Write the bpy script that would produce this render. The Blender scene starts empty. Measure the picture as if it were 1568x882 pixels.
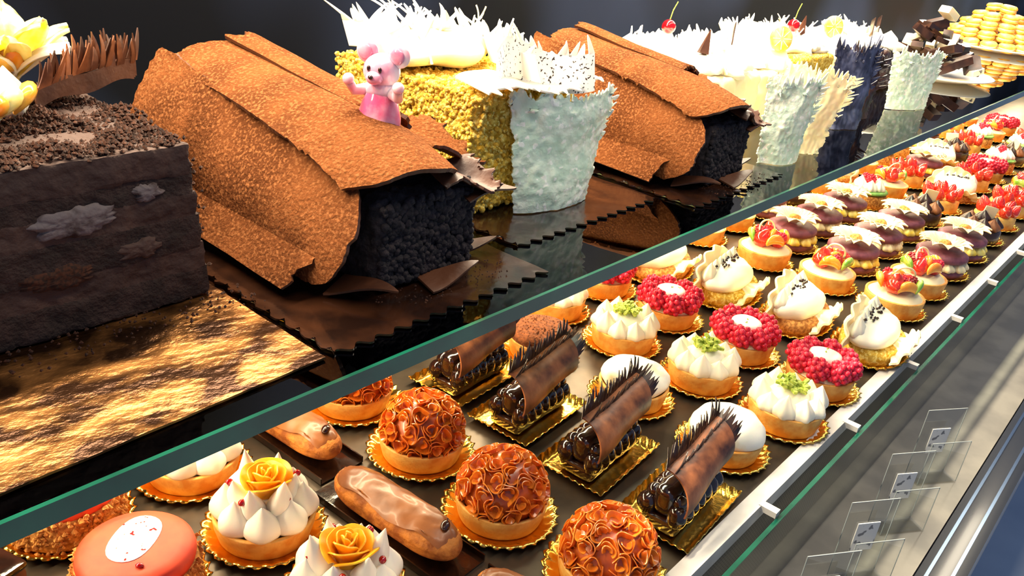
import bpy, math, random
from math import sin, cos, pi, sqrt, exp
from mathutils import Vector, Matrix, noise
random.seed(7)
V=Vector
sc=bpy.context.scene
try:
    sc.view_settings.view_transform='Standard'
    sc.view_settings.look='None'
except Exception as e: print(e)

def lin(c):
    return tuple(((x/255)/12.92 if x/255<=.04045 else (((x/255)+.055)/1.055)**2.4) for x in c)+(1,)
# ------------------------------------------------------------------ materials
MATS={}
def mat(name,c1,c2=None,scale=60,rough=.5,metal=0,bump=0,bscale=400,bdist=.001,sss=0,coat=0,spec=.5,det=4,lo=.4,hi=.6,c3=None,s3=900,t3=.62,rough2=None,sssr=.006,dist=0,stretch=None,bump2=0,bscale2=40,bdist2=.003,w3=.05):
    m=bpy.data.materials.new(name); m.use_nodes=True
    nt=m.node_tree; N=nt.nodes; L=nt.links; b=N['Principled BSDF']
    tc=N.new('ShaderNodeTexCoord'); src=tc.outputs['Object']
    if stretch:
        mp=N.new('ShaderNodeMapping'); mp.inputs['Scale'].default_value=stretch[0]; mp.inputs['Rotation'].default_value=(0,0,stretch[1])
        L.new(src,mp.inputs['Vector']); src=mp.outputs['Vector']
    b.inputs['Base Color'].default_value=lin(c1)
    b.inputs['Roughness'].default_value=rough
    b.inputs['Metallic'].default_value=metal
    b.inputs['Specular IOR Level'].default_value=spec
    b.inputs['Coat Weight'].default_value=coat
    b.inputs['Coat Roughness'].default_value=.1
    if sss:
        b.inputs['Subsurface Weight'].default_value=sss
        b.inputs['Subsurface Radius'].default_value=(1,.6,.35)
        b.inputs['Subsurface Scale'].default_value=sssr
    col=None
    if c2:
        n=N.new('ShaderNodeTexNoise'); n.inputs['Scale'].default_value=scale; n.inputs['Detail'].default_value=det; n.inputs['Distortion'].default_value=dist
        L.new(src,n.inputs['Vector'])
        r=N.new('ShaderNodeValToRGB'); r.color_ramp.elements[0].position=lo; r.color_ramp.elements[1].position=hi
        r.color_ramp.elements[0].color=lin(c1); r.color_ramp.elements[1].color=lin(c2)
        L.new(n.outputs['Fac'],r.inputs['Fac']); col=r.outputs['Color']
        if rough2 is not None:
            mr=N.new('ShaderNodeMapRange'); mr.inputs['From Min'].default_value=lo; mr.inputs['From Max'].default_value=hi
            mr.inputs['To Min'].default_value=rough; mr.inputs['To Max'].default_value=rough2
            L.new(n.outputs['Fac'],mr.inputs['Value']); L.new(mr.outputs['Result'],b.inputs['Roughness'])
    if c3:
        n3=N.new('ShaderNodeTexNoise'); n3.inputs['Scale'].default_value=s3; n3.inputs['Detail'].default_value=1
        L.new(src,n3.inputs['Vector'])
        mr=N.new('ShaderNodeMapRange'); mr.inputs['From Min'].default_value=t3; mr.inputs['From Max'].default_value=t3+w3
        L.new(n3.outputs['Fac'],mr.inputs['Value'])
        mx=N.new('ShaderNodeMix'); mx.data_type='RGBA'
        L.new(mr.outputs['Result'],mx.inputs[0])
        if col: L.new(col,mx.inputs[6])
        else: mx.inputs[6].default_value=lin(c1)
        mx.inputs[7].default_value=lin(c3); col=mx.outputs[2]
    if col: L.new(col,b.inputs['Base Color'])
    last=None
    for (bs,sc_,bd) in ((bump2,bscale2,bdist2),(bump,bscale,bdist)):
        if not bs: continue
        n2=N.new('ShaderNodeTexNoise'); n2.inputs['Scale'].default_value=sc_; n2.inputs['Detail'].default_value=5
        L.new(src,n2.inputs['Vector'])
        bp=N.new('ShaderNodeBump'); bp.inputs['Strength'].default_value=bs; bp.inputs['Distance'].default_value=bd
        L.new(n2.outputs['Fac'],bp.inputs['Height'])
        if last: L.new(last,bp.inputs['Normal'])
        last=bp.outputs['Normal']
    if last: L.new(last,b.inputs['Normal'])
    MATS[name]=m; return m
def glassmat(name,tint,refl=.9):
    m=bpy.data.materials.new(name); m.use_nodes=True; nt=m.node_tree; N=nt.nodes; L=nt.links
    N.remove(N['Principled BSDF']); out=N['Material Output']
    t=N.new('ShaderNodeBsdfTransparent'); t.inputs['Color'].default_value=tint
    g=N.new('ShaderNodeBsdfGlossy'); g.inputs['Roughness'].default_value=.01; g.inputs['Color'].default_value=(refl,refl,refl,1)
    f=N.new('ShaderNodeFresnel'); f.inputs['IOR'].default_value=1.5
    mx=N.new('ShaderNodeMixShader'); L.new(f.outputs[0],mx.inputs[0]); L.new(t.outputs[0],mx.inputs[1]); L.new(g.outputs[0],mx.inputs[2])
    L.new(mx.outputs[0],out.inputs['Surface']); MATS[name]=m; return m

mat('crust',(236,180,92),(220,146,58),scale=80,rough=.6,bump=.4,bscale=500)
mat('gold',(228,172,66),(248,205,100),scale=30,rough=.2,metal=1,bump=.3,bscale=300)
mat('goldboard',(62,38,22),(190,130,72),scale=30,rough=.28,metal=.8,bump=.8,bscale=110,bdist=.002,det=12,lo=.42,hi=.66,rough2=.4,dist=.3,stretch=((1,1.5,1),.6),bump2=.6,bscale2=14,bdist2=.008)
mat('brownpaper',(24,12,8),(48,26,15),scale=30,rough=.14,coat=.6,bump=.35,bscale=40,bdist=.003)
mat('cream',(252,243,218),rough=.45,sss=.3,bump=.1,bscale=300)
mat('creamy',(248,230,186),rough=.4,sss=.3,bump=.2,bscale=200)
mat('white',(253,247,232),rough=.4,sss=.2,bump=.15,bscale=300)
mat('toast',(254,248,230),(246,214,146),scale=45,rough=.45,sss=.2,bump=.3,bscale=120,lo=.5,hi=.75)
mat('raspberry',(196,20,48),(232,52,80),scale=200,rough=.28,sss=.3,sssr=.003)
mat('pist',(140,165,50),(196,205,90),scale=400,rough=.7,bump=.5)
mat('amber',(202,92,20),(234,134,42),scale=90,rough=.24,sss=.3,coat=.3,sssr=.004)
mat('amberdark',(158,66,12),(194,88,20),scale=90,rough=.3,coat=.3)
mat('rose',(252,168,20),(255,196,50),scale=60,rough=.35,sss=.35)
mat('redberry',(170,10,20),rough=.15,coat=.8)
mat('choux',(206,130,52),(150,82,28),scale=90,rough=.7,bump=.6,bscale=250,bdist=.002)
mat('caramel',(154,92,46),(120,68,32),scale=30,rough=.4,coat=.1,bump=.2,bscale=70,bdist=.002)
mat('bean',(50,20,10),rough=.2,coat=.5)
mat('glossychoc',(30,15,11),(48,24,15),scale=60,rough=.12,coat=.9,bump=.2,bscale=120,bdist=.002)
mat('moussechoc',(150,92,54),(110,62,34),scale=50,rough=.5,bump=.3,bscale=200)
mat('fanchoc',(172,104,62),(78,40,24),scale=34,rough=.4,bump=.4,bscale=60,bdist=.002,lo=.38,hi=.6)
mat('cocoa',(138,74,32),(100,50,18),scale=300,rough=.9,bump=.7,bscale=900)
mat('coral',(232,82,46),(218,64,36),scale=40,rough=.55,sss=.15)
mat('nut',(224,160,80),(166,100,38),scale=300,rough=.8,bump=.6)
mat('plaquewhite',(248,244,236),c3=(200,40,50),s3=260,t3=.64,rough=.8,spec=.1)
mat('darkcake',(42,28,23),(60,41,35),scale=70,rough=.9,bump=.9,bscale=450,bdist=.002,bump2=.5,bscale2=60)
mat('darkmousse',(62,42,35),(76,53,44),scale=40,rough=.8,bump=.7,bscale=220,bdist=.002,bump2=.6,bscale2=60)
mat('greycream',(120,108,106),(62,46,42),scale=90,rough=.9,spec=.1,bump=.8,bscale=300,lo=.42,hi=.58,det=8)
mat('crumbs',(76,40,20),(42,22,12),scale=500,rough=.95,bump=.4)
mat('crumbface',(30,24,27),(50,40,42),scale=200,rough=.9,bump=.8,bscale=350,bdist=.003)
mat('dustchoc',(118,68,36),(90,50,26),scale=18,rough=1,spec=.05,bump=.8,bscale=330,bdist=.0028,c3=(138,86,50),s3=480,t3=.50,w3=.16,det=6)
mat('sheetchoc',(66,34,18),(90,50,27),scale=30,rough=.5,bump=.5,bscale=80,bdist=.002)
mat('yellowcrumb',(228,190,82),(198,152,44),scale=160,rough=.95,spec=.2,bump=.8,bscale=320,bdist=.003,c3=(240,218,124),s3=350,t3=.56)
mat('mint',(206,228,206),(230,240,222),scale=50,rough=.45,sss=.2,bump=.7,bscale=110,bdist=.004,c3=(250,252,240),s3=160,t3=.6)
mat('speckle',(250,248,240),c3=(50,40,36),s3=420,t3=.62,rough=.5,sss=.1)
mat('pinkgloss',(250,165,188),(255,236,238),scale=28,rough=.15,coat=.8,sss=.5,lo=.42,hi=.55)
mat('pink',(240,84,128),(252,170,190),scale=60,rough=.15,coat=.8,sss=.4)
mat('orangefruit',(250,150,30),(255,190,70),scale=60,rough=.15,coat=.8,sss=.3)
mat('strawb',(214,30,24),(236,70,50),scale=100,rough=.18,coat=.7,sss=.2,c3=(250,190,90),s3=500,t3=.68)
mat('kiwi',(120,170,50),(180,205,90),scale=120,rough=.25,coat=.5)
mat('macpurple',(112,58,74),(136,76,90),scale=100,rough=.5,bump=.2)
mat('macgreen',(120,170,80),(150,196,100),scale=100,rough=.5)
mat('macyellow',(226,160,50),(240,190,90),scale=100,rough=.5)
mat('tray',(66,57,48),(90,78,65),scale=20,rough=.35,metal=.6,bump=.1,bscale=60)
mat('steel',(150,150,146),(130,130,128),scale=8,rough=.4,metal=.5)
mat('railwhite',(225,222,215),(200,196,188),scale=20,rough=.4)
mat('clipwhite',(150,158,158),rough=.3)
mat('backdark',(7,9,17),(34,43,66),scale=3.5,rough=.7,spec=.1,det=1,lo=.42,hi=.66)
mat('bumper',(8,9,12),rough=.25,coat=.6)
mat('chrome',(120,140,165),rough=.2,metal=1)
mat('floortile',(178,190,208),(196,206,220),scale=3,rough=.5)
mat('ledge',(104,101,95),(128,124,115),scale=14,rough=.3,metal=.1)
mat('bluechoc',(40,42,66),(84,90,122),scale=50,rough=.4,bump=.5,bscale=120)
mat('dkchoc',(42,23,15),(64,37,24),scale=60,rough=.35,coat=.2)
mat('lemon',(250,215,70),(255,238,150),scale=80,rough=.3,sss=.3)
mat('glassedge',(6,62,48),(14,90,70),scale=12,rough=.15,coat=.4)
mat('label',(222,222,218),c3=(120,122,126),s3=160,t3=.6,rough=.6)
mat('ceram',(235,235,232),rough=.2,coat=.5)
glassmat('glass',(.91,.98,.95,1))
glassmat('acrylic',(.95,.97,.97,1),.8)
m=mat('perforated',(120,118,112),rough=.4,metal=.5)
nt=m.node_tree;N=nt.nodes;L=nt.links
tc=N.new('ShaderNodeTexCoord');vo=N.new('ShaderNodeTexVoronoi');vo.inputs['Scale'].default_value=260;vo.inputs['Randomness'].default_value=0
L.new(tc.outputs['Object'],vo.inputs['Vector']);mr=N.new('ShaderNodeMapRange');mr.inputs['From Min'].default_value=.30;mr.inputs['From Max'].default_value=.36
L.new(vo.outputs['Distance'],mr.inputs['Value']);mx=N.new('ShaderNodeMix');mx.data_type='RGBA';mx.inputs[6].default_value=lin((30,30,30));mx.inputs[7].default_value=lin((138,135,126))
L.new(mr.outputs['Result'],mx.inputs[0]);L.new(mx.outputs[2],N['Principled BSDF'].inputs['Base Color'])

# ------------------------------------------------------------------ mesh builder
def nz(p,f,seed=0):
    return noise.noise(V((p[0]*f+seed*7.3,p[1]*f-seed*3.1,p[2]*f+seed)))
class B:
    def __init__(s): s.v=[];s.f=[];s.m=[];s.sm=[];s.names=[]
    def mi(s,n):
        if n not in s.names: s.names.append(n)
        return s.names.index(n)
    def add(s,vs,fs,m,smooth=True,X=None):
        o=len(s.v)
        if X is not None: vs=[X@V(p) for p in vs]
        s.v+= [tuple(p) for p in vs]; i=s.mi(m)
        for f in fs: s.f.append(tuple(a+o for a in f)); s.m.append(i); s.sm.append(smooth)
    def grid(s,fn,nu,nv,m,cu=False,X=None,smooth=True):
        vs=[];fs=[]
        for j in range(nv+1):
            for i in range(nu if cu else nu+1): vs.append(fn(i/nu,j/nv))
        w=nu if cu else nu+1
        for j in range(nv):
            for i in range(nu):
                a=j*w+i;b=j*w+(i+1)%w
                fs.append((a,b,b+w,a+w))
        s.add(vs,fs,m,smooth,X)
    def lathe(s,prof,seg,m,rf=None,X=None,smooth=True):
        n=len(prof)-1
        def fn(u,v):
            k=int(round(v*n)); r,z=prof[k]; t=u*2*pi
            if rf: r,z=rf(t,r,z)
            return V((r*cos(t),r*sin(t),z))
        s.grid(fn,seg,n,m,cu=True,X=X,smooth=smooth)
    def blob(s,c,r,m,seg=16,rings=10,amp=0,freq=100,seed=0,X=None,zmin=-1):
        c=V(c); r=V(r) if hasattr(r,'__len__') else V((r,r,r))
        def fn(u,v):
            t=u*2*pi; p=pi*(v)
            d=V((sin(p)*cos(t),sin(p)*sin(t),-cos(p)))
            d.z=max(d.z,zmin); e=V((d.x*r.x,d.y*r.y,d.z*r.z))
            k=1+ (amp*nz(c+e,freq,seed) if amp else 0)
            return c+e*k
        s.grid(fn,seg,rings,m,cu=True,X=X)
    def sheet(s,fn,nu,nv,th,m,X=None,m2=None,smooth=True,me=None):
        P=[[fn(i/nu,j/nv) for i in range(nu+1)] for j in range(nv+1)]
        def nrm(i,j):
            a=P[j][min(i+1,nu)]-P[j][max(i-1,0)]; b=P[min(j+1,nv)][i]-P[max(j-1,0)][i]
            n=a.cross(b); return n.normalized() if n.length>1e-12 else V((0,0,1))
        w=nu+1
        top=[P[j][i] for j in range(nv+1) for i in range(w)]
        bot=[P[j][i]-nrm(i,j)*th for j in range(nv+1) for i in range(w)]
        F=[(j*w+i,j*w+i+1,(j+1)*w+i+1,(j+1)*w+i) for j in range(nv) for i in range(nu)]
        s.add(top,F,m,smooth,X); s.add(bot,[f[::-1] for f in F],m2 or m,smooth,X)
        ring=[(0,i) for i in range(nu)]+[(j,nu) for j in range(nv)]+[(nv,i) for i in range(nu,0,-1)]+[(j,0) for j in range(nv,0,-1)]
        idx=[j*w+i for j,i in ring]; n=len(idx)
        s.add([top[k] for k in idx]+[bot[k] for k in idx],[(a,a+n,(a+1)%n+n,(a+1)%n) for a in range(n)],me or m2 or m,False,X)
    def rbox(s,a,b,r,n,m,amp=0,freq=100,seed=0,X=None,smooth=True,oct=1,zfloor=None):
        a=V(a);b=V(b);c=(a+b)/2;h=(b-a)/2
        ia=a+V((r,r,r)); ib=b-V((r,r,r))
        for ax in range(3):
            for sg in (-1,1):
                u_ax,v_ax=(ax+1)%3,(ax+2)%3
                def fn(u,v):
                    p=V((0,0,0)); p[ax]=c[ax]+sg*h[ax]
                    uu=u if sg>0 else 1-u
                    p[u_ax]=a[u_ax]+2*h[u_ax]*uu; p[v_ax]=a[v_ax]+2*h[v_ax]*v
                    q=V((min(max(p.x,ia.x),ib.x),min(max(p.y,ia.y),ib.y),min(max(p.z,ia.z),ib.z)))
                    d=p-q
                    nn=d.normalized() if d.length>0 else V((0,0,1))
                    p=q+nn*r
                    if amp:
                        k=nz(p,freq,seed)
                        if oct>1: k+=.6*nz(p,freq*2.3,seed+3)
                        if oct>2: k+=.4*nz(p,freq*5,seed+5)
                        p=p+nn*amp*k
                    if zfloor is not None: p.z=max(p.z,zfloor)
                    return p
                L=2*h; mx=max(L)
                nu=max(2,int(n*L[u_ax]/mx)); nv=max(2,int(n*L[v_ax]/mx))
                s.grid(fn,nu,nv,m,X=X,smooth=smooth)
    def box(s,a,b,m,X=None):
        x0,y0,z0=a;x1,y1,z1=b
        vs=[(x0,y0,z0),(x1,y0,z0),(x1,y1,z0),(x0,y1,z0),(x0,y0,z1),(x1,y0,z1),(x1,y1,z1),(x0,y1,z1)]
        s.add(vs,[(0,3,2,1),(4,5,6,7),(0,1,5,4),(1,2,6,5),(2,3,7,6),(3,0,4,7)],m,False,X)
    def quad(s,pts,m): s.add(pts,[(0,1,2,3)],m,False)
    def tube(s,pts,rad,m,seg=8,X=None):
        pts=[V(p) for p in pts]; n=len(pts)-1
        fr=[]
        up=V((.13,.21,.97)).normalized()
        for i,p in enumerate(pts):
            t=(pts[min(i+1,n)]-pts[max(i-1,0)]).normalized()
            a=t.cross(up); 
            if a.length<1e-3: a=t.cross(V((1,0,0)))
            a.normalize(); fr.append((a,t.cross(a)))
        def fn(u,v):
            k=int(round(v*n)); a,b=fr[k]; t=u*2*pi; r=rad[k] if hasattr(rad,'__len__') else rad
            return pts[k]+(a*cos(t)+b*sin(t))*r
        s.grid(fn,seg,n,m,cu=True,X=X)
    def crumb(s,c,r,m,X=None):
        c=V(c)
        vs=[c+V(d)*r*random.uniform(.6,1.2) for d in ((1,0,0),(-1,0,0),(0,1,0),(0,-1,0),(0,0,1),(0,0,-1))]
        s.add(vs,[(0,2,4),(2,1,4),(1,3,4),(3,0,4),(2,0,5),(1,2,5),(3,1,5),(0,3,5)],m,False,X)
    def mesh(s,name):
        me=bpy.data.meshes.new(name); me.from_pydata(s.v,[],s.f)
        for n in s.names: me.materials.append(MATS[n])
        me.polygons.foreach_set('material_index',s.m); me.polygons.foreach_set('use_smooth',s.sm)
        me.update(); return me
def obj(name,me,loc=(0,0,0),rz=0,sc_=1,rot=None):
    o=bpy.data.objects.new(name,me); sc.collection.objects.link(o)
    o.location=loc; o.rotation_euler=rot or (0,0,rz)
    o.scale=(sc_,)*3 if not hasattr(sc_,'__len__') else sc_
    return o
def R(ax,ang): return Matrix.Rotation(ang,4,ax)
def T(x,y,z): return Matrix.Translation((x,y,z))

# ------------------------------------------------------------------ pastry parts
def doily(b,r=.0435,z=0):
    def rf(t,rr,zz):
        k=max(0,(rr-r*.72)/(r*.28)); return rr*(1+.035*k*cos(28*t)),zz+.0012*k*cos(28*t+1)
    b.lathe([(0.0005,z+.0005),(r*.5,z+.0005),(r*.72,z+.0008),(r*.85,z+.003),(r*.93,z+.0055),(r,z+.0055),(r*1.005,z+.0045),(r*.93,z+.0042),(r*.85,z+.0015),(r*.7,z)],112,'gold',rf)
def shell(b,r=.036,h=.02,z=.001):
    def rf(t,rr,zz): return rr+.0004*nz((cos(t),sin(t),zz*50),3),zz
    b.lathe([(.0005,z),(r*.86,z),(r*.9,z+.001),(r*.97,z+h*.6),(r,z+h),(r*.99,z+h+.001),(r*.92,z+h+.001),(r*.9,z+h-.003),(.0005,z+h-.003)],48,'crust',rf)
def kiss(b,c,r,h,m='cream',tw=0,lean=0,flutes=6,fa=.13,ph=0):
    prof=[(.8,-.05),(1,.03),(1.08,.14),(1.04,.28),(.9,.43),(.68,.58),(.44,.73),(.22,.87),(.09,.96),(.02,1.0)]
    def rf(t,rr,zz):
        return rr*(1+fa*cos(flutes*t+zz*tw/h*1.0)),zz
    X=T(*c)@R('Z',ph)@Matrix.Shear('XY',4,(lean,0))
    prof=[(a*r,q*h) for a,q in prof]
    b.lathe(prof,36,m,rf,X=X)
def berry(b,c,r,m='raspberry',X=None):
    c=V(c)
    b.blob(c,(r*.88,r*.88,r*.95),m,12,8,X=X)
    n=36
    for i in range(n):
        z=1-2*(i+.5)/n; t=i*2.39996; q=sqrt(1-z*z)
        p=c+V((q*cos(t)*r*.84,q*sin(t)*r*.84,z*r*.95))
        if z<-.6: continue
        b.blob(p,r*.265,m,7,5,X=X)

def raspberry_tart():
    b=B(); doily(b); shell(b,.035,.02)
    b.lathe([(.033,.02),(.026,.026),(.0005,.028)],32,'creamy')
    for i in range(8):
        t=i*2*pi/8+.1; berry(b,(.0265*cos(t),.0265*sin(t),.0315+random.uniform(-.001,.001)),.0122)
    b.lathe([(.0165,.026),(.017,.036),(.016,.0395),(.012,.041),(.0005,.0415)],32,'white',lambda t,r,z:(r*(1+.03*cos(3*t)),z))
    for i in range(6): b.crumb((random.uniform(-.008,.008),random.uniform(-.008,.008),.042),.001,'pist')
    return b.mesh('raspberry_tart')
def pistachio_tart(seed=0):
    b=B(); doily(b); shell(b,.036,.021)
    b.lathe([(.034,.021),(.026,.027),(.0005,.027)],32,'cream')
    for i in range(10):
        t=i*2*pi/10; kiss(b,(.0255*cos(t),.0255*sin(t),.022),.0108,.021+.003*sin(i*2.3),'cream',tw=1.5,ph=t,lean=.1,fa=.07)
    b.blob((0,0,.03),(.02,.02,.009),'cream',24,8,.1,100)
    for i in range(46):
        a=random.uniform(0,2*pi);r=.0135*sqrt(random.random())
        b.rbox((-.0036,-.0019,-.0016),(.0036,.0019,.0016),.0006,3,'pist',X=T(r*cos(a),r*sin(a),.040+random.uniform(0,.006))@R('Z',random.uniform(0,6))@R('Y',random.uniform(-.7,.7)))
    return b.mesh('pistachio_cream_tart')
def flat_tart(top='white'):
    b=B(); doily(b); shell(b,.035,.019)
    if top=='white':
        def rf(t,r,z): 
            k=nz((cos(t)*r,sin(t)*r,z),60,4); return r*(1+.06*cos(3*t+1)*(z<.034)+.05*k),z+.003*k
        b.lathe([(.030,.018),(.0335,.022),(.034,.026),(.0325,.030),(.029,.034),(.022,.037),(.013,.039),(.005,.0398),(.0005,.04)],56,'toast',rf)
    else:
        b.lathe([(.033,.019),(.0345,.024),(.033,.029),(.024,.0315),(.0005,.033)],48,'cocoa')
        for i in range(160):
            a=random.uniform(0,2*pi);r=.03*sqrt(random.random()); b.crumb((r*cos(a),r*sin(a),.0325-(r/.034)**4*.005),.0012,'cocoa')
    return b.mesh('cream_tart')
def caramel_dome():
    b=B(); doily(b,.046); shell(b,.037,.018)
    C=V((0,0,.024)); Rr=.0325
    b.blob(C,(Rr,Rr,.03),'amberdark',32,18,zmin=-.3)
    n=46
    for i in range(n):
        z=1-1.15*(i+.5)/n; t=i*2.39996; q=sqrt(max(0,1-z*z))
        nn=V((q*cos(t),q*sin(t),z)); p=C+V((nn.x*Rr,nn.y*Rr,nn.z*.030))
        X=T(*p)@nn.to_track_quat('Z','Y').to_matrix().to_4x4()@R('Z',random.uniform(0,6))
        for k in range(3):
            r0=.0014+.0023*k; span=random.uniform(3.0,4.2); off=random.uniform(0,6)
            hh=.0056-.0006*k
            def fn(u,v):
                a=off+u*span; r=r0*(1+.20*sin(3*a+k))+v*.0026
                return V((r*cos(a),r*sin(a),-.001+v*hh*(1-.35*abs(2*u-1)**3)))
            b.sheet(fn,14,3,.0007,'amber',X=X)
    return b.mesh('caramel_rosette_dome')
def rose(b,c,s=1.0,m='rose'):
    X=T(*c)@Matrix.Scale(s,4)
    for k in range(11):
        a=k*2.25; r0=.0012+.00095*k; h=.0165-.0004*k; w=3.0-.1*k; fl=.0004+.00022*k
        def fn(u,v):
            t=a+(u-.5)*w; e=abs(2*u-1)
            r=r0*(.75+.25*v)+fl*v*v*2.0+.0004*sin(5*t+k)*v
            return V((r*cos(t),r*sin(t),h*v*(1-.3*e**3)-(.0014*v**4*k/10)))
        b.sheet(fn,16,8,.0008,m,X=X)
def rose_tart():
    b=B(); doily(b,.0445); shell(b,.037,.018)
    b.blob((0,0,.022),(.031,.031,.014),'white',32,12)
    for i in range(8):
        t=i*2*pi/8+.2; kiss(b,(.0245*cos(t),.0245*sin(t),.019),.0125,.024+.005*sin(i*3.1),'white',tw=0,ph=t,flutes=5,fa=.03,lean=.1)
    for i in range(6):
        t=i*2*pi/6+.6; kiss(b,(.0165*cos(t),.0165*sin(t),.028),.0085,.026+.006*sin(i*2.1),'white',ph=t,flutes=5,fa=.03,lean=.25)
    rose(b,(0,0,.036),1.3)
    for i in range(5):
        t=i*1.3+.4; b.blob((.0245*cos(t),.0245*sin(t),.043),(.0032,.0026,.0026),'redberry',10,6)
    return b.mesh('rose_meringue_tart')
def red_cake():
    b=B(); doily(b,.0445)
    b.lathe([(.0005,.002),(.036,.002),(.0385,.006),(.0385,.024),(.037,.028),(.0005,.029)],48,'nut',lambda t,r,z:(r*(1+.03*nz((cos(t)*3,sin(t)*3,z*150),2)),z))
    for i in range(620):
        a=random.uniform(0,2*pi); z=random.uniform(.003,.030); b.crumb((.0388*cos(a),.0388*sin(a),z),random.uniform(.0012,.003),'nut')
    b.lathe([(.0362,.028),(.0368,.032),(.0358,.036),(.033,.0385),(.027,.0395),(.015,.0398),(.0005,.040)],56,'coral')
    def fn(u,v):
        t=u*2*pi; r=v; return V((.004+.022*r*cos(t),.003+.0155*r*sin(t)*(1+.1*cos(2*t)),.0402))
    b.sheet(lambda u,v:fn(u,1-.99*v),30,4,.0011,'plaquewhite')
    b.blob((-.018,-.012,.0405),(.002,.003,.0015),'redberry',8,6)
    return b.mesh('red_glazed_cake')
def eclair():
    b=B()
    b.box((-.023,-.075,0),(.023,.075,.001),'brownpaper')
    for sx in(-1,1): b.box((sx*.023-.0006,-.075,0),(sx*.023+.0006,.075,.006),'brownpaper')
    def fn(u,v):
        t=u*2*pi; y=sin((v-.5)*pi); k=(max(0,1-abs(y)**5))**.5
        rx=.0195*k*(1+.03*nz((u*3,v*8,0),1)); rz=.0155*k
        x=rx*cos(t); z=rz*sin(t)
        if z<0:z*=.8
        x*=1+.05*cos(9*t)*(.5 if z<.004 else 0)
        return V((x,y*.066,.0145+z+.0012*sin(v*7)))
    b.grid(fn,48,44,'choux',cu=True)
    def fi(u,v):
        a=(u-.5)*2; y=sin((v-.5)*pi)*.965; k=(max(0,1-abs(y)**4.6))**.5
        t=pi/2-a*(1.0+.14*sin(v*17)*(abs(a)>.8))
        w=1.04+.02*sin(v*20)
        return V((.0195*k*cos(t)*w,y*.064,.0150+.0168*k*sin(t)+.0012*sin(v*7)+.0006+.0012*nz((u*3,v*9,0),2)))
    b.sheet(fi,24,44,.0014,'caramel')
    X=T(0.002,-.050,.0318)@R('X',.25)@R('Z',.5)
    b.blob((0,0,0),(.0056,.0038,.0028),'bean',14,8,X=X); b.box((-.005,-.0004,.0022),(.005,.0004,.0030),'glossychoc',X=X)
    return b.mesh('caramel_eclair')
def goldrect(b,w,l):
    def fn(u,v):
        x=(u-.5)*2;y=(v-.5)*2; e=max(abs(x),abs(y)); k=max(0,(e-.8)/.2)
        return V((x*w,y*l,.0008+.0065*k*k+(.0008*cos(60*(u+v))*k)))
    b.sheet(fn,60,90,.0006,'gold')
def spikes(b,base,dirf,n,L,w,m,th=.0007,seed=0,jit=.25,lo=.4,hi=1.2):
    rnd=random.Random(seed)
    for i in range(n):
        u=min(1,max(0,(i+.5+rnd.uniform(-.4,.4))/n)); p=V(base(u)); d,up=dirf(u); d=V(d);up=V(up)
        d=d+V((rnd.uniform(-jit,jit),rnd.uniform(-jit,jit),0))
        l=L*rnd.uniform(lo,hi); side=V(base(min(1,u+.01)))-V(base(max(0,u-.01))); side.normalize()
        side=(side+V((rnd.uniform(-.2,.2),rnd.uniform(-.2,.2),rnd.uniform(-.2,.2)))*.4).normalized()
        bend=rnd.uniform(.1,.6); ww0=w*rnd.uniform(.7,1.4)
        def fn(a,v):
            ww=ww0*(1-v)**.7+.00015
            return p+side*(a-.5)*ww*2+d*l*v+up*l*bend*v*v
        b.sheet(fn,1,6,th,m)
def choc_boat():
    b=B(); goldrect(b,.034,.051)
    b.rbox((-.017,-.040,.002),(.017,.040,.014),.004,24,'glossychoc',.001,80)
    for sx in(-1,1):
        for i in range(7):
            b.blob((sx*.0135,-.034+i*.0112,.018+.001*sin(i*5)),(.0085,.0075,.0105),'glossychoc',18,12,.12,120,i)
            b.blob((sx*.011,-.029+i*.010,.029),(.0065,.006,.0065),'glossychoc',16,10,.12,120,i+9)
    b.rbox((-.010,-.038,.014),(.010,.038,.040),.008,24,'glossychoc',.001,80)
    r0=.020
    def fn(u,v):
        a=1.75-2.0*u; y=-.045+.086*v+.008*u
        r=r0*(1+.05*sin(7*v+u*2))*(1-.15*v)
        return V((r*sin(a)*1.02+.002,y,.038+r*cos(a)*1.0+.012*(v-.4)+.004*u))
    b.sheet(fn,24,36,.0014,'dkchoc',m2='fanchoc')
    ed=lambda t:fn(.97,t)
    spikes(b,ed,lambda t:((-.2,.45,1),(-.5,.3,-.1)),44,.016,.0018,'dkchoc',seed=3,jit=.15,lo=.6,hi=1.1)
    ed2=lambda t:fn(.80,t)
    spikes(b,ed2,lambda t:((.25,.45,1),(-.3,.3,.1)),34,.012,.0015,'dkchoc',seed=5,jit=.15,lo=.5,hi=1.1)
    spikes(b,lambda t:fn(.3+.7*t,1),lambda t:((.1,1,.5),(0,.2,.4)),14,.012,.0018,'dkchoc',seed=6)
    return b.mesh('chocolate_comb_boat')
def scallop(b,X,rx,rz,m,ang=2.7,n=15,th=.0022,depth=.016):
    def fn(u,v):
        a=(u-.5)*ang; e=1+.035*cos(n*a)*v
        rr=(.12+.88*v)*e
        return V((rx*rr*sin(a),-depth*sin(pi*v*.62)+.0022*cos(n*a)*v,rz*rr*cos(a)))
    b.sheet(fn,90,14,th,m,X=X)
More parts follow.
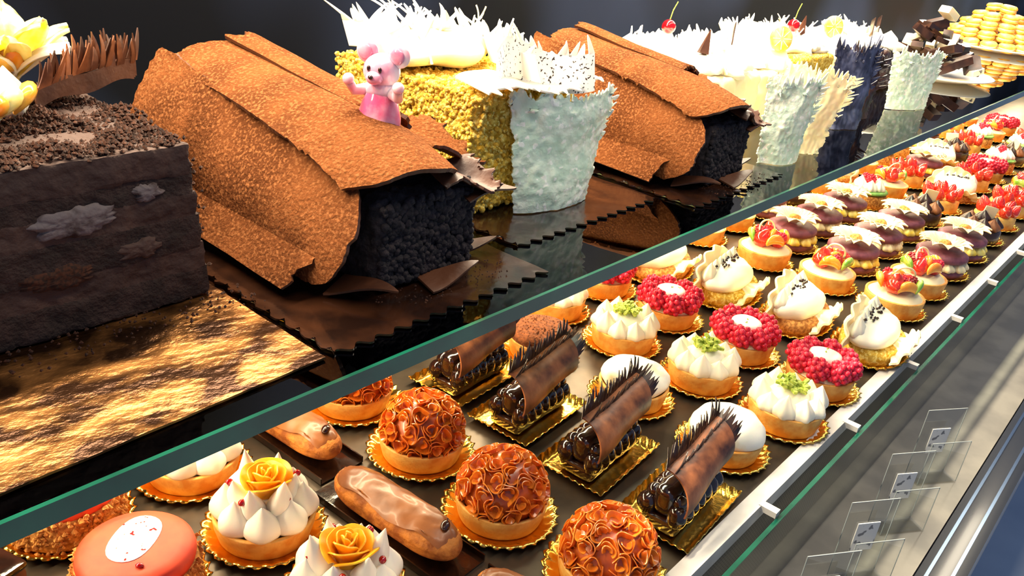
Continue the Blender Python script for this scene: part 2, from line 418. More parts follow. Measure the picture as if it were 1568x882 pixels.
def shell_pastry(seed=0):
    b=B(); doily(b,.043); rnd=random.Random(seed)
    b.lathe([(.0005,.002),(.034,.002),(.036,.008),(.035,.018),(.0005,.020)],40,'yellowcrumb' if seed else 'nut',lambda t,r,z:(r*(1+.05*nz((cos(t)*3,sin(t)*3,z*100),2)),z))
    b.blob((0,.004,.024),(.036,.030,.016),'cream',36,16,.12,60,seed)
    for i in range(6): kiss(b,(-.026+.0105*i,.014,.026),.009,.020,'cream',tw=2,fa=.07)
    scallop(b,T(-.004,.004,.014)@R('X',-.25)@R('Y',.15),.044,.042,'creamy',ang=3.0,depth=-.012,n=13)
    scallop(b,T(.0,-.016,.016)@R('X',.75)@R('Y',.1),.038,.030,'creamy',ang=2.9,n=13)
    for i in range(22):
        b.crumb((rnd.uniform(-.02,.02),rnd.uniform(.0,.012),.040),.0022,'dkchoc')
    return b.mesh('white_shell_pastry')
def wedge(b,r,h,ang,m,X):
    def fn(u,v):
        a=(u-.5)*ang; t=v*2*pi
        k=max(0.05,cos((u-.5)*pi))**.6
        return V(((r+h*.5*k*cos(t))*sin(a),h*.5*k*sin(t)*.7,(r+h*.5*k*cos(t))*cos(a)))
    def fn2(u,v): return fn(v,u)
    b.grid(fn2,12,16,m,cu=True,X=X)
SB=[(.0005,0),(.006,.001),(.0095,.006),(.009,.011),(.005,.019),(.0005,.023)]
def fruit_tart(seed=0):
    rnd=random.Random(seed)
    b=B(); doily(b,.041); shell(b,.035,.021)
    b.lathe([(.033,.021),(.025,.027),(.0005,.028)],32,'creamy')
    for i in range(7):
        t=i*2*pi/7+rnd.random()*.3
        m=['orangefruit','strawb','orangefruit','kiwi','strawb','orangefruit','strawb'][i]
        X=T(.021*cos(t),.021*sin(t),.029)@R('Z',t+pi/2)@R('X',rnd.uniform(-.5,.3))
        if m=='strawb': b.lathe(SB,20,m,X=X@R('X',-.3)@Matrix.Scale(1.15,4))
        else: wedge(b,.012,.013,2.6,m,X)
    wedge(b,.011,.013,2.6,'orangefruit',T(0,0,.034)@R('Z',seed)@R('X',.5))
    b.lathe(SB,20,'strawb',X=T(.007,.006,.034)@R('X',-.5))
    for i in range(4): berry(b,(rnd.uniform(-.015,.015),rnd.uniform(-.015,.015),.042),.006,'redberry' if i%2 else 'raspberry')
    def loop(u):
        a=u*4.4; return (.011*cos(a)-.004,.004*sin(a),.048+.012*sin(a)*.9)
    b.tube([loop(i/20) for i in range(21)],.0013,'creamy',6)
    return b.mesh('fruit_tart')
def mac_pastry(col='macpurple',seed=0):
    b=B(); doily(b,.042)
    prof=[(.0005,.003),(.03,.003),(.034,.006),(.0345,.011),(.033,.0125),(.0335,.0135)]
    b.lathe(prof+[(.0005,.0136)],40,col)
    for i in range(10):
        t=i*2*pi/10; kiss(b,(.027*cos(t),.027*sin(t),.0135),.0095,.015,'lemon' if seed%2 else 'creamy',tw=2)
    b.lathe([(.0005,.0235),(.031,.0235),(.034,.026),(.0335,.031),(.028,.0345),(.0005,.036)],40,col)
    for k in range(14):
        a=k*2*pi/11+ (.3 if k>10 else 0)
        def fn(u,v):
            w=.0085*sin(pi*min(1,.15+v*.85))+.001; rr=.005+.030*v
            x=(u-.5)*2*w; return V((rr*cos(a)-x*sin(a),rr*sin(a)+x*cos(a),.037+.010*sin(v*2.2)+.002*(2*u-1)**2))
        b.sheet(fn,5,6,.0007,'creamy')
    b.blob((0,0,.043),(.008,.008,.005),'nut',14,8,.2,200)
    return b.mesh('macaron_flower_pastry')
def dot_pastry(kind,seed=0):
    rnd=random.Random(seed); b=B(); doily(b,.041)
    b.lathe([(.0005,.002),(.03,.002),(.032,.006),(.032,.02),(.029,.024),(.0005,.025)],36,{'straw':'crust','green':'nut','choc':'dkchoc'}[kind])
    if kind=='straw':
        for i in range(8):
            t=i*2*pi/7; q=.02 if i<7 else 0
            b.lathe(SB,18,'strawb',X=T(q*cos(t),q*sin(t),.024+(.006 if i==7 else 0))@R('Z',t)@R('Y',.5 if i<7 else 0))
    elif kind=='green':
        b.lathe([(.0005,.025),(.030,.026),(.032,.028),(.029,.031),(.0005,.032)],36,'macgreen')
        for i in range(6): kiss(b,(.016*cos(i*1.05),.016*sin(i*1.05),.031),.010,.018,'white')
        berry(b,(.0,.0,.046),.008); berry(b,(.012,.008,.044),.008)
    else:
        for i in range(9):
            t=i*2*pi/8; q=.02 if i<8 else 0
            kiss(b,(q*cos(t),q*sin(t),.024+(0 if q else .008)),.011,.018,'moussechoc' if i%2 else 'dkchoc',tw=3)
        b.rbox((-.012,-.001,.03),(.012,.001,.056),.0008,6,'creamy',X=R('Z',.5)@R('Y',.2))
    return b.mesh(kind+'_pastry')

# ------------------------------------------------------------------ lower tray
def place(name,me,lst,rz=None,s=1):
    for i,(x,y) in enumerate(lst):
        obj(name,me,(x,y,.0008),rz if rz is not None else random.uniform(0,6),s)
place('red_glazed_cake',red_cake(),[(.196,.43),(.192,.524),(.193,.335)],rz=.6)
place('rose_meringue_tart',rose_tart(),[(.289,.424),(.289,.332),(.287,.518),(.288,.24)])
ec=eclair()
for y,x in ((.51,.371),(.363,.362),(.213,.362)):
    obj('caramel_eclair',ec,(x,y,.0008),.03,.95)
place('caramel_rosette_dome',caramel_dome(),[(.442,.418),(.434,.320),(.440,.222),(.446,.515)])
bm_=choc_boat()
for x,y in ((.562,.475),(.560,.395),(.555,.310),(.550,.225)):
    obj('chocolate_comb_boat',bm_,(x,y,.0008),-pi/2+.06)
place('cocoa_tart',flat_tart('cocoa'),[(.660,.463)])
place('flat_cream_tart',flat_tart('white'),[(.755,.61),(.661,.345),(.656,.240),(.66,.56)])
place('pistachio_cream_tart',pistachio_tart(),[(.750,.515),(.751,.417),(.751,.317),(.748,.222)],s=1.02)
place('raspberry_tart',raspberry_tart(),[(.85,.515),(.846,.417),(.844,.318),(.844,.226)],s=1.03)
s1=shell_pastry();s2=shell_pastry(3)
for i,(x,y) in enumerate([(.965,.50),(.975,.405),(.98,.31),(.985,.218),(.96,.60)]):
    obj('white_shell_pastry',s2 if i%2 else s1,(x,y,.0008),.12,(1.5,1.02,1.15))
ft1=fruit_tart(1);ft2=fruit_tart(4)
place('fruit_tart',ft1,[(1.125,.24),(1.125,.425),(1.225,.53),(1.225,.24)],s=1.08)
place('fruit_tart',ft2,[(1.125,.332),(1.125,.53)],s=1.08)
mp=mac_pastry('macpurple',0); mp2=mac_pastry('macpurple',1)
place('macaron_flower_pastry',mp,[(1.33,.24),(1.33,.335),(1.33,.43),(1.33,.525)],s=1.08)
place('macaron_flower_pastry',mp2,[(1.44,.24),(1.44,.335),(1.44,.43),(1.225,.335),(1.225,.43)],s=1.08)
me1=dot_pastry('choc'); me2=dot_pastry('straw'); me3=dot_pastry('green')
place('chocolate_kiss_pastry',me1,[(1.44,.525)],s=1.08)
seq=['choc','fruit','shell','green','straw','choc','fruit','mac','straw','flat','green']
for k,x in enumerate([1.555,1.665,1.775,1.885,1.995,2.105,2.215,2.325,2.44,2.56]):
    for j,y in enumerate([.24,.335,.43,.525]):
        t=seq[(k*4+j*3+(k*j)%3)%11] if k else ['choc','choc','green','fruit'][j]
        me={'choc':me1,'straw':me2,'green':me3,'mac':mp2,'fruit':ft1,'shell':s1,'flat':bpy.data.meshes['raspberry_tart']}[t]
        obj({'choc':'chocolate_kiss_pastry','straw':'strawberry_tart','green':'meringue_berry_tart','mac':'macaron_flower_pastry','fruit':'fruit_tart','shell':'white_shell_pastry','flat':'raspberry_tart'}[t],me,(x,y,.0008),random.uniform(0,6),1.06)
b=B()
b.rbox((-.03,-.03,.001),(.03,.03,.012),.002,20,'dkchoc',.001,80); b.rbox((-.029,-.029,.012),(.029,.029,.024),.002,20,'moussechoc',.001,80); b.rbox((-.03,-.03,.024),(.03,.03,.030),.002,20,'glossychoc')
b.box((-.018,-.01,.030),(.018,.01,.0308),'plaquewhite'); b.tube([(-.02,.02,.031),(.02,.018,.034)],.003,'fanchoc',10)
place('layered_chocolate_square',b.mesh('layered_chocolate_square'),[(.108,.49),(.105,.40),(.105,.585)],rz=.3)

# ------------------------------------------------------------------ upper shelf items (shelf top z=.2)
Z=.2
b=B()
x0,x1,y0,y1=.07,.256,.43,.585
lay=[(0,.018,'darkcake'),(.018,.034,'darkmousse'),(.034,.052,'darkcake'),(.052,.066,'darkmousse'),(.066,.080,'darkcake'),(.080,.094,'darkmousse')]
for i,(a,c,m) in enumerate(lay):
    e=.0003*sin(i*2.1)
    b.rbox((x0,y0+e,max(0,a-.002)),(x1-.010*a/.09+e,y1,c+.002),.0015,110,m,.0016,70,1,oct=3,zfloor=.0003)
def patch(cx,cz,w,h,m,seed,d=.0022):
    def fn(u,v):
        t=u*2*pi; k=1+.35*nz((cos(t)*1.6,sin(t)*1.6,seed),1,seed)+.22*nz((cos(t)*5,sin(t)*5,seed),1,seed+2)
        return V((cx+w*v*k*cos(t),y0-.0012-d*(1-v**3)*.5+.0028*v**8+.0006*nz((cx+w*v*cos(t),0,cz+h*v*sin(t)),400,seed),cz+h*v*k*sin(t)))
    b.grid(fn,80,14,m,cu=True)
patch(.180,.063,.024,.0088,'greycream',1); patch(.221,.072,.009,.0050,'greycream',2); patch(.17,.034,.022,.007,'crumbs',4); patch(.214,.040,.014,.006,'darkmousse',6); patch(.12,.045,.02,.005,'darkmousse',8); patch(.12,.074,.018,.004,'crumbs',9)
rnd=random.Random(2)
for i in range(11000):
    x=rnd.uniform(x0,x1-.010); y=rnd.uniform(y0+.001,y1)
    z=.0945+.010*max(0,nz((x,y,0),40,2)+.45)*rnd.random()
    b.crumb((x,y,z),rnd.uniform(.0007,.0022),'crumbs')
for i in range(500):
    b.crumb((x1+rnd.uniform(-.012,.004),rnd.uniform(y0,y1),rnd.uniform(0.003,.09)),rnd.uniform(.0008,.002),'crumbs')
for i in range(160):
    b.crumb((rnd.uniform(x0+.05,x1+.02),y0-rnd.uniform(.001,.03),.0016),rnd.uniform(.0006,.0014),'crumbs')
obj('chocolate_layer_cake',b.mesh('chocolate_layer_cake'),(0,0,Z+.003),0)
b=B()
c0=V((.205,.515,.106));c1=V((.280,.548,.110))
def bc(t): return c0.lerp(c1,t)+V((0,0,.003*sin(t*pi)))
for k in range(3):
    b.sheet(lambda u,v:bc(u)+V((.003*k-.004,-.004+.004*k,-.006+.012*v+.002*sin(9*u))),20,4,.0012,'sheetchoc')
    spikes(b,lambda t:bc(t)+V((.003*k-.004,-.004+.004*k,.005)),lambda t:((.3,-.05,1),(-.5,.2,.1)),15,.020,.0025,'fanchoc' if k!=1 else 'sheetchoc',seed=k,lo=.6,hi=1.1)
for i in range(14):
    a=i*.9; r=.010+.018*(i%3)/2; kiss(b,(.172+r*cos(a),.525+r*sin(a),.1015),.010,.022,'white',tw=1.5)
def petal(c,a,L,w,m,lift):
    def fn(u,v):
        ww=w*sin(pi*(.08+.86*v)); rr=L*v
        x=(u-.5)*2*ww
        return V(c)+V((rr*cos(a)-x*sin(a),rr*sin(a)+x*cos(a),lift*v+.01*sin(v*2.4)-.004*(2*u-1)**2+.001*sin(u*20)))
    b.sheet(fn,12,10,.0007,m)
for i in range(11): petal((.205,.552,.112),i*.62,.034,.012,'lemon' if i%3 else 'white',.012+.009*(i%3))
b.blob((.203,.548,.124),.010,'orangefruit',20,12)
for k in range(4): wedge(b,.012,.014,2.8,'orangefruit' if k%2 else 'lemon',T(.150+.012*k,.470+.010*k,.104)@R('Z',.4+.2*k)@R('X',.5))
obj('physalis_cream_topping',b.mesh('physalis_cream_topping'),(0,0,Z+.003))
def board(name,x0,x1,y0,y1,m,th=.0025,wave=1,y0b=None):
    b=B(); y0b=y0 if y0b is None else y0b
    def fn(u,v):
        x=x0+(x1-x0)*u;ys=y0+(y0b-y0)*u;y=ys+(y1-ys)*v
        e=wave*.0026*sin(u*(x1-x0)*420)*(1 if v==0 else 0)
        ex=wave*.0020*sin(v*(y1-y0)*420)*(1 if u==0 else 0)
        return V((x+ex,y+e,th-.0004+.0005*nz((x,y,0),45)))
    b.sheet(fn,int((x1-x0)*1200),60,th-.0012,m)
    obj(name,b.mesh(name),(0,0,Z))
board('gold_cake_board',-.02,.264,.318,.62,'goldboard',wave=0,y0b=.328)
board('brown_paper_board',.270,.462,.328,.62,'brownpaper')
board('dark_cake_board',.48,.68,.37,.62,'brownpaper')
board('dark_cake_board',.692,.88,.335,.62,'brownpaper')

def choc_log(name,loc,w,h,Ln,rz=0,seed=0,s2=1):
    b=B(); rnd=random.Random(seed)
    b.rbox((0,0,0),(w,Ln,h),.006,120,'crumbface',.0035,75,seed,oct=3,zfloor=.0003)
    for i in range(900):
        x=rnd.uniform(.003,w-.003);z=rnd.uniform(.003,h-.003)
        b.blob((x,-.0005+rnd.uniform(-.001,.001),z),rnd.uniform(.0012,.0034),'crumbface',7,5,.4,300,i)
    for i in range(400):
        y=rnd.uniform(0,Ln*.6);z=rnd.uniform(.003,h-.003)
        b.blob((w,y,z),rnd.uniform(.0015,.0038),'crumbface',7,5,.4,300,i)
    for i in range(90):
        b.crumb((rnd.uniform(-.01,w+.02),-rnd.uniform(.002,.03),.0012),rnd.uniform(.0006,.001),'crumbs')
    wav=lambda p,a=.002:a*nz(p,16,seed)+a*.15*nz(p,70,seed+2)
    jag=lambda t,k=1,a=.004:a*nz((t*5,seed,k),1,k)+a*.35*nz((t*17,seed,k),1,k+2)+a*.3*nz((t*45,seed,k),1,k+4)
    def A(u,v):
        z=.008+(h+.002)*v; x=-.032+.030*v-.011*sin(pi*v)
        fe=.028*abs(2*v-1)**3-.006+jag(v,1,.003)
        be=Ln+.018+jag(v,2,.008)
        y=fe+(be-fe)*u
        z+= .026*u*v+.010*u+ (jag(u*3,3,.003) if v in(0,1) else 0)
        return V((x+wav((x,y,z),.002),y,z))
    b.sheet(A,110,40,.0028,'dustchoc',m2='dustchoc',me='sheetchoc')
    def C(u,v):
        fe=-.014+.030*abs(2*v-1)**3+jag(v,5,.004); be=Ln+.004+jag(v,6,.010)
        x=-.016+.012*u+(w*.88+.014+.002*u)*v+(jag(u*3,7,.003) if v in(0,1) else 0)
        y=fe+(be-fe)*u
        z=h+.012+.020*sin(pi*min(1,v*.86+.14))-.004*(1-v)+.020*u-.010*(1-u)**6
        return V((x,y,z+wav((x,y,z),.002)))
    b.sheet(C,110,50,.0032,'dustchoc',m2='dustchoc',me='sheetchoc')
    def C2(u,v):
        x=w*.44+w*.52*v; y=Ln*.30+Ln*.68*u+jag(v,8,.01)*(u in(0,1)); z=h+.036+.010*sin(pi*v)+.018*u-.018*v
        return V((x,y,z+wav((x,y,z),.002)))
    b.sheet(C2,60,24,.0028,'dustchoc',m2='dustchoc',me='sheetchoc')
    def D(u,v):
        x=w*.55+(w*.78)*v; y=.022+(.085-.03*v)*u+jag(v,9,.008)*(u in(0,1)); z=h+.016-.010*v+.010*u+.006*sin(v*5+u*3)
        return V((x+jag(u,4,.01)*(v==1),y,z+wav((x,y,z),.003)))
    b.sheet(D,40,40,.0022,'dustchoc',m2='dustchoc',me='sheetchoc')
    def D2(u,v):
        x=w*.55+(w*.62)*v; y=-.010+(.06-.03*v)*u; z=h+.004-.006*v+.006*sin(v*6+u*2)+.006*u
        return V((x+jag(u,4,.01)*(v==1),y+jag(v,3,.008)*(u==0),z+wav((x,y,z),.005)))
    b.sheet(D2,30,30,.0018,'sheetchoc')
    for k in range(7):
        px,py,pz,a=[(w,.0,h*.85,-.3),(w*.9,.03,h*.6,-.4),(w+.002,.05,.012,-.3),(w+.004,.02,.006,-.5),(w*.5,-.012,.005,-.2),(-.012,.01,.006,-1.2),(w*1.0,.09,h*.8,-.1)][k]
        def S(u,v):
            ww=.022*(1-v)**.8+.0006
            q=V((px,py,pz))+V((cos(a),sin(a),.05))*(.045*v-.012)+V((-sin(a),cos(a),.12))*(u-.5)*2*ww*.6
            return q+V((0,0,.003*sin(4*v+k)))
        b.sheet(S,8,12,.0014,'sheetchoc')
    def E(u,v):
        z=.005+.028*v+.006*u; x=-.050+.022*v; y=.03+.18*u-.012*v+jag(v,3,.005)*(u==0)
        return V((x+wav((x,y,z)),y,z+jag(u*2,8,.004)*(v==1)))
    b.sheet(E,60,14,.002,'dustchoc',m2='dustchoc',me='sheetchoc')
    return obj(name,b.mesh(name),loc,rz,s2)
choc_log('chocolate_log_cake',(.337,.370,Z+.003),.088,.062,.225,0,1)
choc_log('chocolate_log_cake',(.748,.362,Z+.003),.082,.060,.205,0,5)
b=B(); rnd=random.Random(5)
b.rbox((.488,.432,0),(.615,.60,.098),.008,130,'yellowcrumb',.0035,70,2,oct=3,zfloor=.0003)
for i in range(3200):
    f=rnd.random()
    if f<.55: p=(.4875,rnd.uniform(.435,.6),rnd.uniform(.003,.098))
    elif f<.75: p=(rnd.uniform(.49,.615),.4315,rnd.uniform(.003,.098))
    else: p=(rnd.uniform(.49,.615),rnd.uniform(.435,.6),.098)
    b.blob(p,rnd.uniform(.001,.0028),'yellowcrumb',6,4,.5,300,i)
obj('yellow_crumb_cake',b.mesh('yellow_crumb_cake'),(0,0,Z+.003))
def plaque(name,loc,w,h,m,rz=0,tilt=.08,n=22,seed=0,curl=.01,spk=.012,lean=0,rspk=14):
    b=B()
    def fn(u,v):
        hw=w/2*(.84+.16*v); x=(u-.5)*2*hw+lean*v*u
        z=h*v*(1+.03*sin(6*u+seed))
        if v>.9: z+=.008*nz((u*9,seed,0),1)+.004*nz((u*30,seed,0),1)
        if u<.03 or u>.97: x+=.004*nz((0,v*10,seed),1)+.003*nz((0,v*34,seed+u),1)
        y=curl*(4*(u-.5)**2)+tilt*z+.004*nz((u*3,v*3,seed),1)+.0012*nz((u*14,v*14,seed),1)
        return V((x,y,z))
    b.sheet(fn,90,80,.003,m)
    spikes(b,lambda t:fn(t,1),lambda t:((.35*(t-.5)+lean*2,.0,1),(.2,.3,0)),n,spk,.0028,m,th=.0012,seed=seed,lo=.2)
    spikes(b,lambda t:fn(1,.5+.5*t),lambda t:((1,0,.35),(0,.1,.3)),rspk,spk*.9,.0022,m,th=.0012,seed=seed+1)
    return obj(name,b.mesh(name),loc,rz)
plaque('mint_chocolate_plaque',(.572,.402,Z+.003),.106,.094,'mint',rz=-.12,seed=1,spk=.006,lean=.016,rspk=9)
def curl_topping(name,loc,L,W,H,m,seed,rz=0,n=20,spk=.020,base='cream'):
    b=B(); rnd=random.Random(seed)
    b.blob((0,0,H*.4),(L*.5,W*.45,H*.55),base,36,14,.25,40,seed,zmin=-.7)
    for k in range(5):
        a0=rnd.uniform(0,6.28); cx=rnd.uniform(-L*.3,L*.3); cy=(-.4+k*.2)*W; cv=rnd.uniform(-18,18)
        def fn(u,v):
            s=(u-.5)*L*.8; return V((cx+s*cos(a0*.15),cy+s*sin(a0*.15)+cv*s*s+.010*v,H*.25+H*.65*v+.010*nz((u*3,k,seed),1)))
        b.sheet(fn,40,8,.0016,m)
        spikes(b,lambda t:fn(t,1),lambda t:((.7*sin(t*9+k),.4*cos(t*7+seed),.8),(.8*sin(t*5),.3,-.3)),n,spk,.0030,m if k!=1 else 'creamy',th=.0014,seed=seed*3+k,jit=.7,lo=.2,hi=1.2)
    return obj(name,b.mesh(name),loc,rz)
curl_topping('white_chocolate_curl_topping',(.542,.54,Z+.1035),.13,.10,.030,'white',2)
b=B()
def rib(u,v):
    x=-.050+.095*u; return V((x,-.056+.02*sin(4*u)+.006*v,.0+.030*v+.006*sin(6*u)))
b.sheet(rib,60,14,.0016,'speckle')
def rib2(u,v):
    return V((-.066+.128*u,-.062+.04*v+.004*nz((u*8,0,0),1),.002+.004*sin(8*u)+.004*v))
b.sheet(rib2,50,12,.0016,'white')
spikes(b,lambda t:rib(t,1),lambda t:((.3*sin(t*9),.1,1),(.2,.3,0)),18,.013,.0026,'white',th=.0012,seed=8,jit=.5,lo=.1)
spikes(b,lambda t:rib2(t,0),lambda t:((.2*sin(t*9),-1,-.1),(.2,0,-.3)),12,.008,.0024,'white',th=.0012,seed=9,jit=.4)
obj('speckled_chocolate_ribbon',b.mesh('speckled_chocolate_ribbon'),(.558,.475,Z+.105),-.1)
b=B()
b.lathe([(.0005,0),(.0125,0),(.0145,.003),(.0145,.010),(.012,.020),(.0085,.028),(.006,.031),(.0005,.032)],36,'pink',lambda t,r,z:(r*(1+.05*cos(7*t)*max(0,1-z/.02)),z))
b.blob((0,0,.028),(.0105,.0095,.010),'pinkgloss',24,14)
b.blob((0,0,.040),(.0125,.0115,.0115),'pinkgloss',28,18)
b.blob((0,-.0105,.037),(.006,.005,.0045),'pinkgloss',16,10); b.blob((0,-.0155,.038),(.0018,.0015,.0015),'bean',10,6)
for sx in(-1,1):
    b.blob((sx*.0115,.001,.051),(.0078,.004,.0078),'pinkgloss',22,14); b.blob((sx*.0115,-.0022,.051),(.0052,.002,.0052),'pink',18,10)
    b.blob((sx*.004,-.0108,.0425),(.0014,.001,.002),'bean',8,6)
    b.tube([(sx*.009,-.002,.027),(sx*.016,-.007,.026),(sx*.018,-.011,.032)],[.0042,.0036,.0032],'pinkgloss',12)
    b.blob((sx*.018,-.0115,.0335),.004,'pinkgloss',14,8)
    b.blob((sx*.007,-.010,.002),(.006,.009,.004),'pinkgloss',16,8)
obj('pink_sugar_mouse',b.mesh('pink_sugar_mouse'),(.383,.425,Z+.0905),-1.2)
plaque('white_chocolate_plaque',(.918,.352,Z+.001),.062,.088,'mint',rz=-.5,seed=3,spk=.012,lean=.01)
plaque('white_chocolate_plaque',(.985,.366,Z+.001),.075,.092,'creamy',rz=-.9,seed=6,spk=.012,lean=.014)
def cream_cake(name,x,y,w,l,h,body,seed,top='white',fruits=(),spk=.012):
    b=B(); rnd=random.Random(seed)
    b.rbox((-w/2,-l/2,0),(w/2,l/2,h),.010,60,body,.004,50,seed,oct=2,zfloor=.0003)
    b.blob((0,0,h+.002),(w*.52,l*.5,.016),top,44,14,.3,40,seed)
    for i in range(9):
        kiss(b,(rnd.uniform(-w*.35,w*.35),rnd.uniform(-l*.4,l*.4),h+.003),.014,.020,top,tw=1.5)
    for k in range(3):
        cy=-l*.3+k*l*.3; cx=rnd.uniform(-.02,.02); cv=rnd.uniform(-14,14)
        def fn(u,v):
            s=(u-.5)*w*.8; return V((cx+s,cy+cv*s*s+.012*v,h+.004+.016*v+.008*nz((u*3,k,seed),1)))
        b.sheet(fn,40,8,.0018,top if k%2 else 'creamy')
        spikes(b,lambda t:fn(t,1),lambda t:((.6*sin(t*9+k),.3*cos(t*7+seed),.8),(.6*sin(t*5),.3,0)),12,spk,.003,top,th=.0014,seed=seed*3+k,jit=.6,lo=.2)
    for i,(fx,fy,kind) in enumerate(fruits):
        if kind=='cherry':
            b.blob((fx,fy,h+.032),.009,'redberry',18,12); b.tube([(fx,fy,h+.040),(fx+.004,fy,h+.052),(fx+.012,fy,h+.062)],.0007,'pist',6)
        elif kind=='lemon':
            X=T(fx,fy,h+.032)@R('Z',-.6)@R('X',pi/2-.2)
            b.lathe([(.0005,.0022),(.016,.0022),(.0165,.0015),(.0165,-.0015),(.016,-.0022),(.0005,-.0022)],36,'lemon',X=X)
            for q in range(8): b.box((.003,-.0004,.0022),(.014,.0004,.0028),'white',X=X@R('Z',q*pi/4))
        elif kind=='choc':
            b.lathe([(.0005,-.001),(.008,0),(.0005,.028)],4,'sheetchoc',X=T(fx,fy,h+.018)@R('Y',.3),smooth=False)
        elif kind=='plate':
            b.rbox((-.014,-.001,0),(.014,.001,.03),.0008,6,'dkchoc',X=T(fx,fy,h+.014)@R('Z',.5)@R('Y',.3))
    obj(name,b.mesh(name),(x,y,Z+.0005))
cream_cake('white_cream_cake',.955,.525,.125,.17,.078,'creamy',1,fruits=[(.03,.04,'cherry'),(-.02,-.04,'choc')])
cream_cake('white_cream_cake',1.097,.53,.125,.17,.072,'creamy',2,fruits=[(.04,-.05,'lemon'),(.0,.0,'plate')])
cream_cake('white_cream_cake',1.24,.54,.125,.16,.080,'yellowcrumb',3,fruits=[(.0,-.03,'cherry'),(.03,-.03,'choc')])
cream_cake('white_cream_cake',1.40,.54,.14,.16,.075,'creamy',4,fruits=[(-.03,-.04,'lemon')])
cream_cake('white_cream_cake',1.58,.54,.15,.16,.07,'dkchoc',5,fruits=[(-.03,-.04,'plate'),(.03,-.03,'plate')])
plaque('blue_chocolate_plaque',(1.18,.378,Z+.001),.070,.104,'bluechoc',rz=-.5,seed=9,spk=.014)
plaque('dark_chocolate_plaque',(1.265,.400,Z+.001),.060,.088,'dkchoc',rz=-.8,seed=12,spk=.014)
plaque('mint_chocolate_plaque',(1.44,.372,Z+.001),.11,.082,'mint',rz=-.4,seed=14,spk=.010)
def plate(b,r): b.lathe([(.0005,0),(r*.6,0),(r*.65,.002),(r*.95,.010),(r,.013),(r*.98,.014),(r*.65,.005),(.0005,.004)],56,'ceram')
b=B(); plate(b,.12); rnd=random.Random(9)
for i in range(60):
    r=.085*sqrt(rnd.random());a=rnd.uniform(0,6.28);s=rnd.uniform(.012,.022)
    b.rbox((-s,-s*.7,-s*.4),(s,s*.7,s*.4),.0015,5,'dkchoc' if i%5 else 'creamy',X=T(r*cos(a),r*sin(a),.015+(.09-r)*1.2*rnd.random()+.008)@R('Z',rnd.uniform(0,6))@R('Y',rnd.uniform(-.7,.7)))
obj('chocolate_chunk_plate',b.mesh('chocolate_chunk_plate'),(1.86,.47,Z+.0005))
b=B(); plate(b,.145); rnd=random.Random(4)
def macaron(b,X,c='macyellow'):
    b.lathe([(.0005,0),(.017,0),(.020,.003),(.0205,.007),(.019,.008),(.0005,.0085)],24,c,X=X)
    b.lathe([(.018,.007),(.0185,.0095),(.018,.012)],24,'white',X=X)
    b.lathe([(.0005,.0105),(.019,.011),(.0205,.012),(.020,.016),(.016,.0195),(.0005,.021)],24,c,X=X)
for L_ in range(5):
    rr=.115-.024*L_; n=int(rr*2*pi/.042)
    for i in range(max(1,n)):
        a=i*2*pi/max(1,n)+L_*.3
        macaron(b,T(rr*cos(a),rr*sin(a),.008+.021*L_)@R('Z',a)@R('Y',.12))
obj('macaron_pyramid_plate',b.mesh('macaron_pyramid_plate'),(2.60,.53,Z+.0005))

# ------------------------------------------------------------------ case structure
def simple(name,a,c,m,bev=0):
    b=B()
    if bev: b.rbox(a,c,bev,8,m)
    else: b.box(a,c,m)
    return obj(name,b.mesh(name))
XE=3.6
b=B(); 
b.box((-.4,.308,.190),(XE,.695,.2),'glass')
b.box((-.4,.3055,.1895),(XE,.308,.2005),'glassedge')
obj('glass_shelf',b.mesh('glass_shelf'))
simple('tray_floor',(-.5,.19,-.012),(XE,.695,0),'tray')
b=B()
b.box((-.5,.176,-.012),(XE,.19,.003),'railwhite')
for i in range(18): b.box((.415+i*.19,.162,-.002),(.423+i*.19,.178,.0035),'railwhite')
obj('tray_front_rail',b.mesh('tray_front_rail'))
b=B(); b.quad([(-.5,.1595,-.099),(XE,.1595,-.099),(XE,.1595,-.004),(-.5,.1595,-.004)],'glass'); b.box((-.5,.1575,-.004),(XE,.1615,-.0015),'glassedge'); obj('front_glass_panel',b.mesh('front_glass_panel'))
simple('perforated_vent_panel',(-.5,.178,-.099),(XE,.188,-.0125),'perforated')
simple('price_ledge',(-.5,.067,-.13),(XE,.19,-.10),'ledge')
b=B(); b.rbox((-.5,.026,-.135),(XE,.066,-.092),.004,8,'bumper')
b.box((-.5,.055,-.0925),(XE,.058,-.0910),'chrome'); b.box((-.5,.036,-.0925),(XE,.039,-.0910),'chrome')
obj('bumper_rail',b.mesh('bumper_rail'))
simple('counter_base',(-.5,.07,-.899),(XE,.69,-.131),'steel')
simple('wall_back',(-3,.70,-.9),(9,.74,1.9),'backdark')
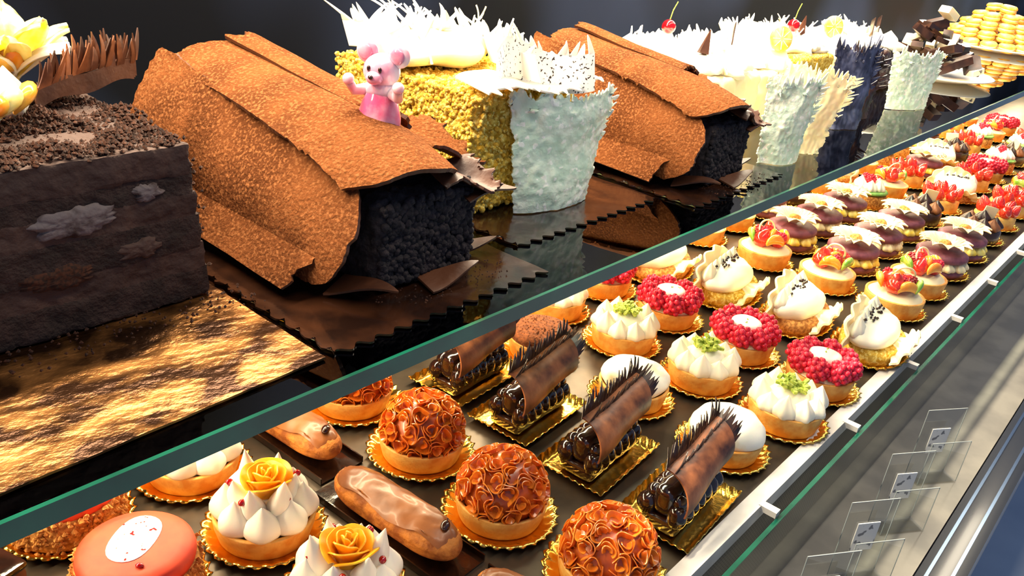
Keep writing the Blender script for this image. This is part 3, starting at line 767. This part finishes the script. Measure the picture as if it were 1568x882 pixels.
simple('floor',(-3,-4,-.93),(9,.74,-.9),'floortile')
def holder(name,x,y):
    b=B(); W=.026
    b.quad([(-W,0,0),(W,0,0),(W,0,.085),(-W,0,.085)],'acrylic')
    b.quad([(-W,-.02,.0008),(W,-.02,.0008),(W,0,.0008),(-W,0,.0008)],'acrylic')
    b.quad([(-W,-.02,0),(W,-.02,0),(W,-.02,.055),(-W,-.02,.055)],'acrylic')
    for yy,hh in ((0,.085),(-.02,.055)):
        b.box((-W,yy-.0004,hh-.0006),(W,yy+.0004,hh),'clipwhite')
        for sx in (-1,1): b.box((sx*W-.0002,yy-.0004,0),(sx*W+.0002,yy+.0004,hh),'clipwhite')
    b.box((-.012,-.0016,.028),(.012,-.0006,.060),'label')
    obj(name,b.mesh(name),(x,y,-.0995),-.6)
for x in (.62,.72,.83,.95): holder('price_tag_holder',x,.112)

# ------------------------------------------------------------------ lights
def area(name,loc,sx,sy,e,col,rot):
    l=bpy.data.lights.new(name,'AREA'); l.shape='RECTANGLE'; l.size=sx; l.size_y=sy; l.energy=e; l.color=col
    o=bpy.data.objects.new(name,l); sc.collection.objects.link(o); o.location=loc; o.rotation_euler=rot; return o
area('case_top_light',(1.6,.62,.72),4.0,.05,90,(1,.85,.62),(-.35,0,0))
area('shelf_under_light',(1.6,.55,.186),4.0,.02,20,(1,.80,.50),(-.35,0,0))
area('canopy_light',(1.4,.12,1.1),3.0,.10,14,(1,.87,.66),(.2,0,0))
w=bpy.data.worlds.new('world'); sc.world=w; w.use_nodes=True
bg=w.node_tree.nodes['Background']; bg.inputs['Color'].default_value=(.45,.62,1,1); bg.inputs['Strength'].default_value=.34
# ------------------------------------------------------------------ camera
cd=bpy.data.cameras.new('camera'); co=bpy.data.objects.new('camera',cd); sc.collection.objects.link(co); sc.camera=co
cd.sensor_width=36; cd.lens=1311/1568*36; cd.clip_start=.01
co.matrix_world=Matrix(((.64826,.25744,-.71658,0),(-.75330,.35511,-.55357,0),(.11195,.89865,.42414,.45),(0,0,0,1)))
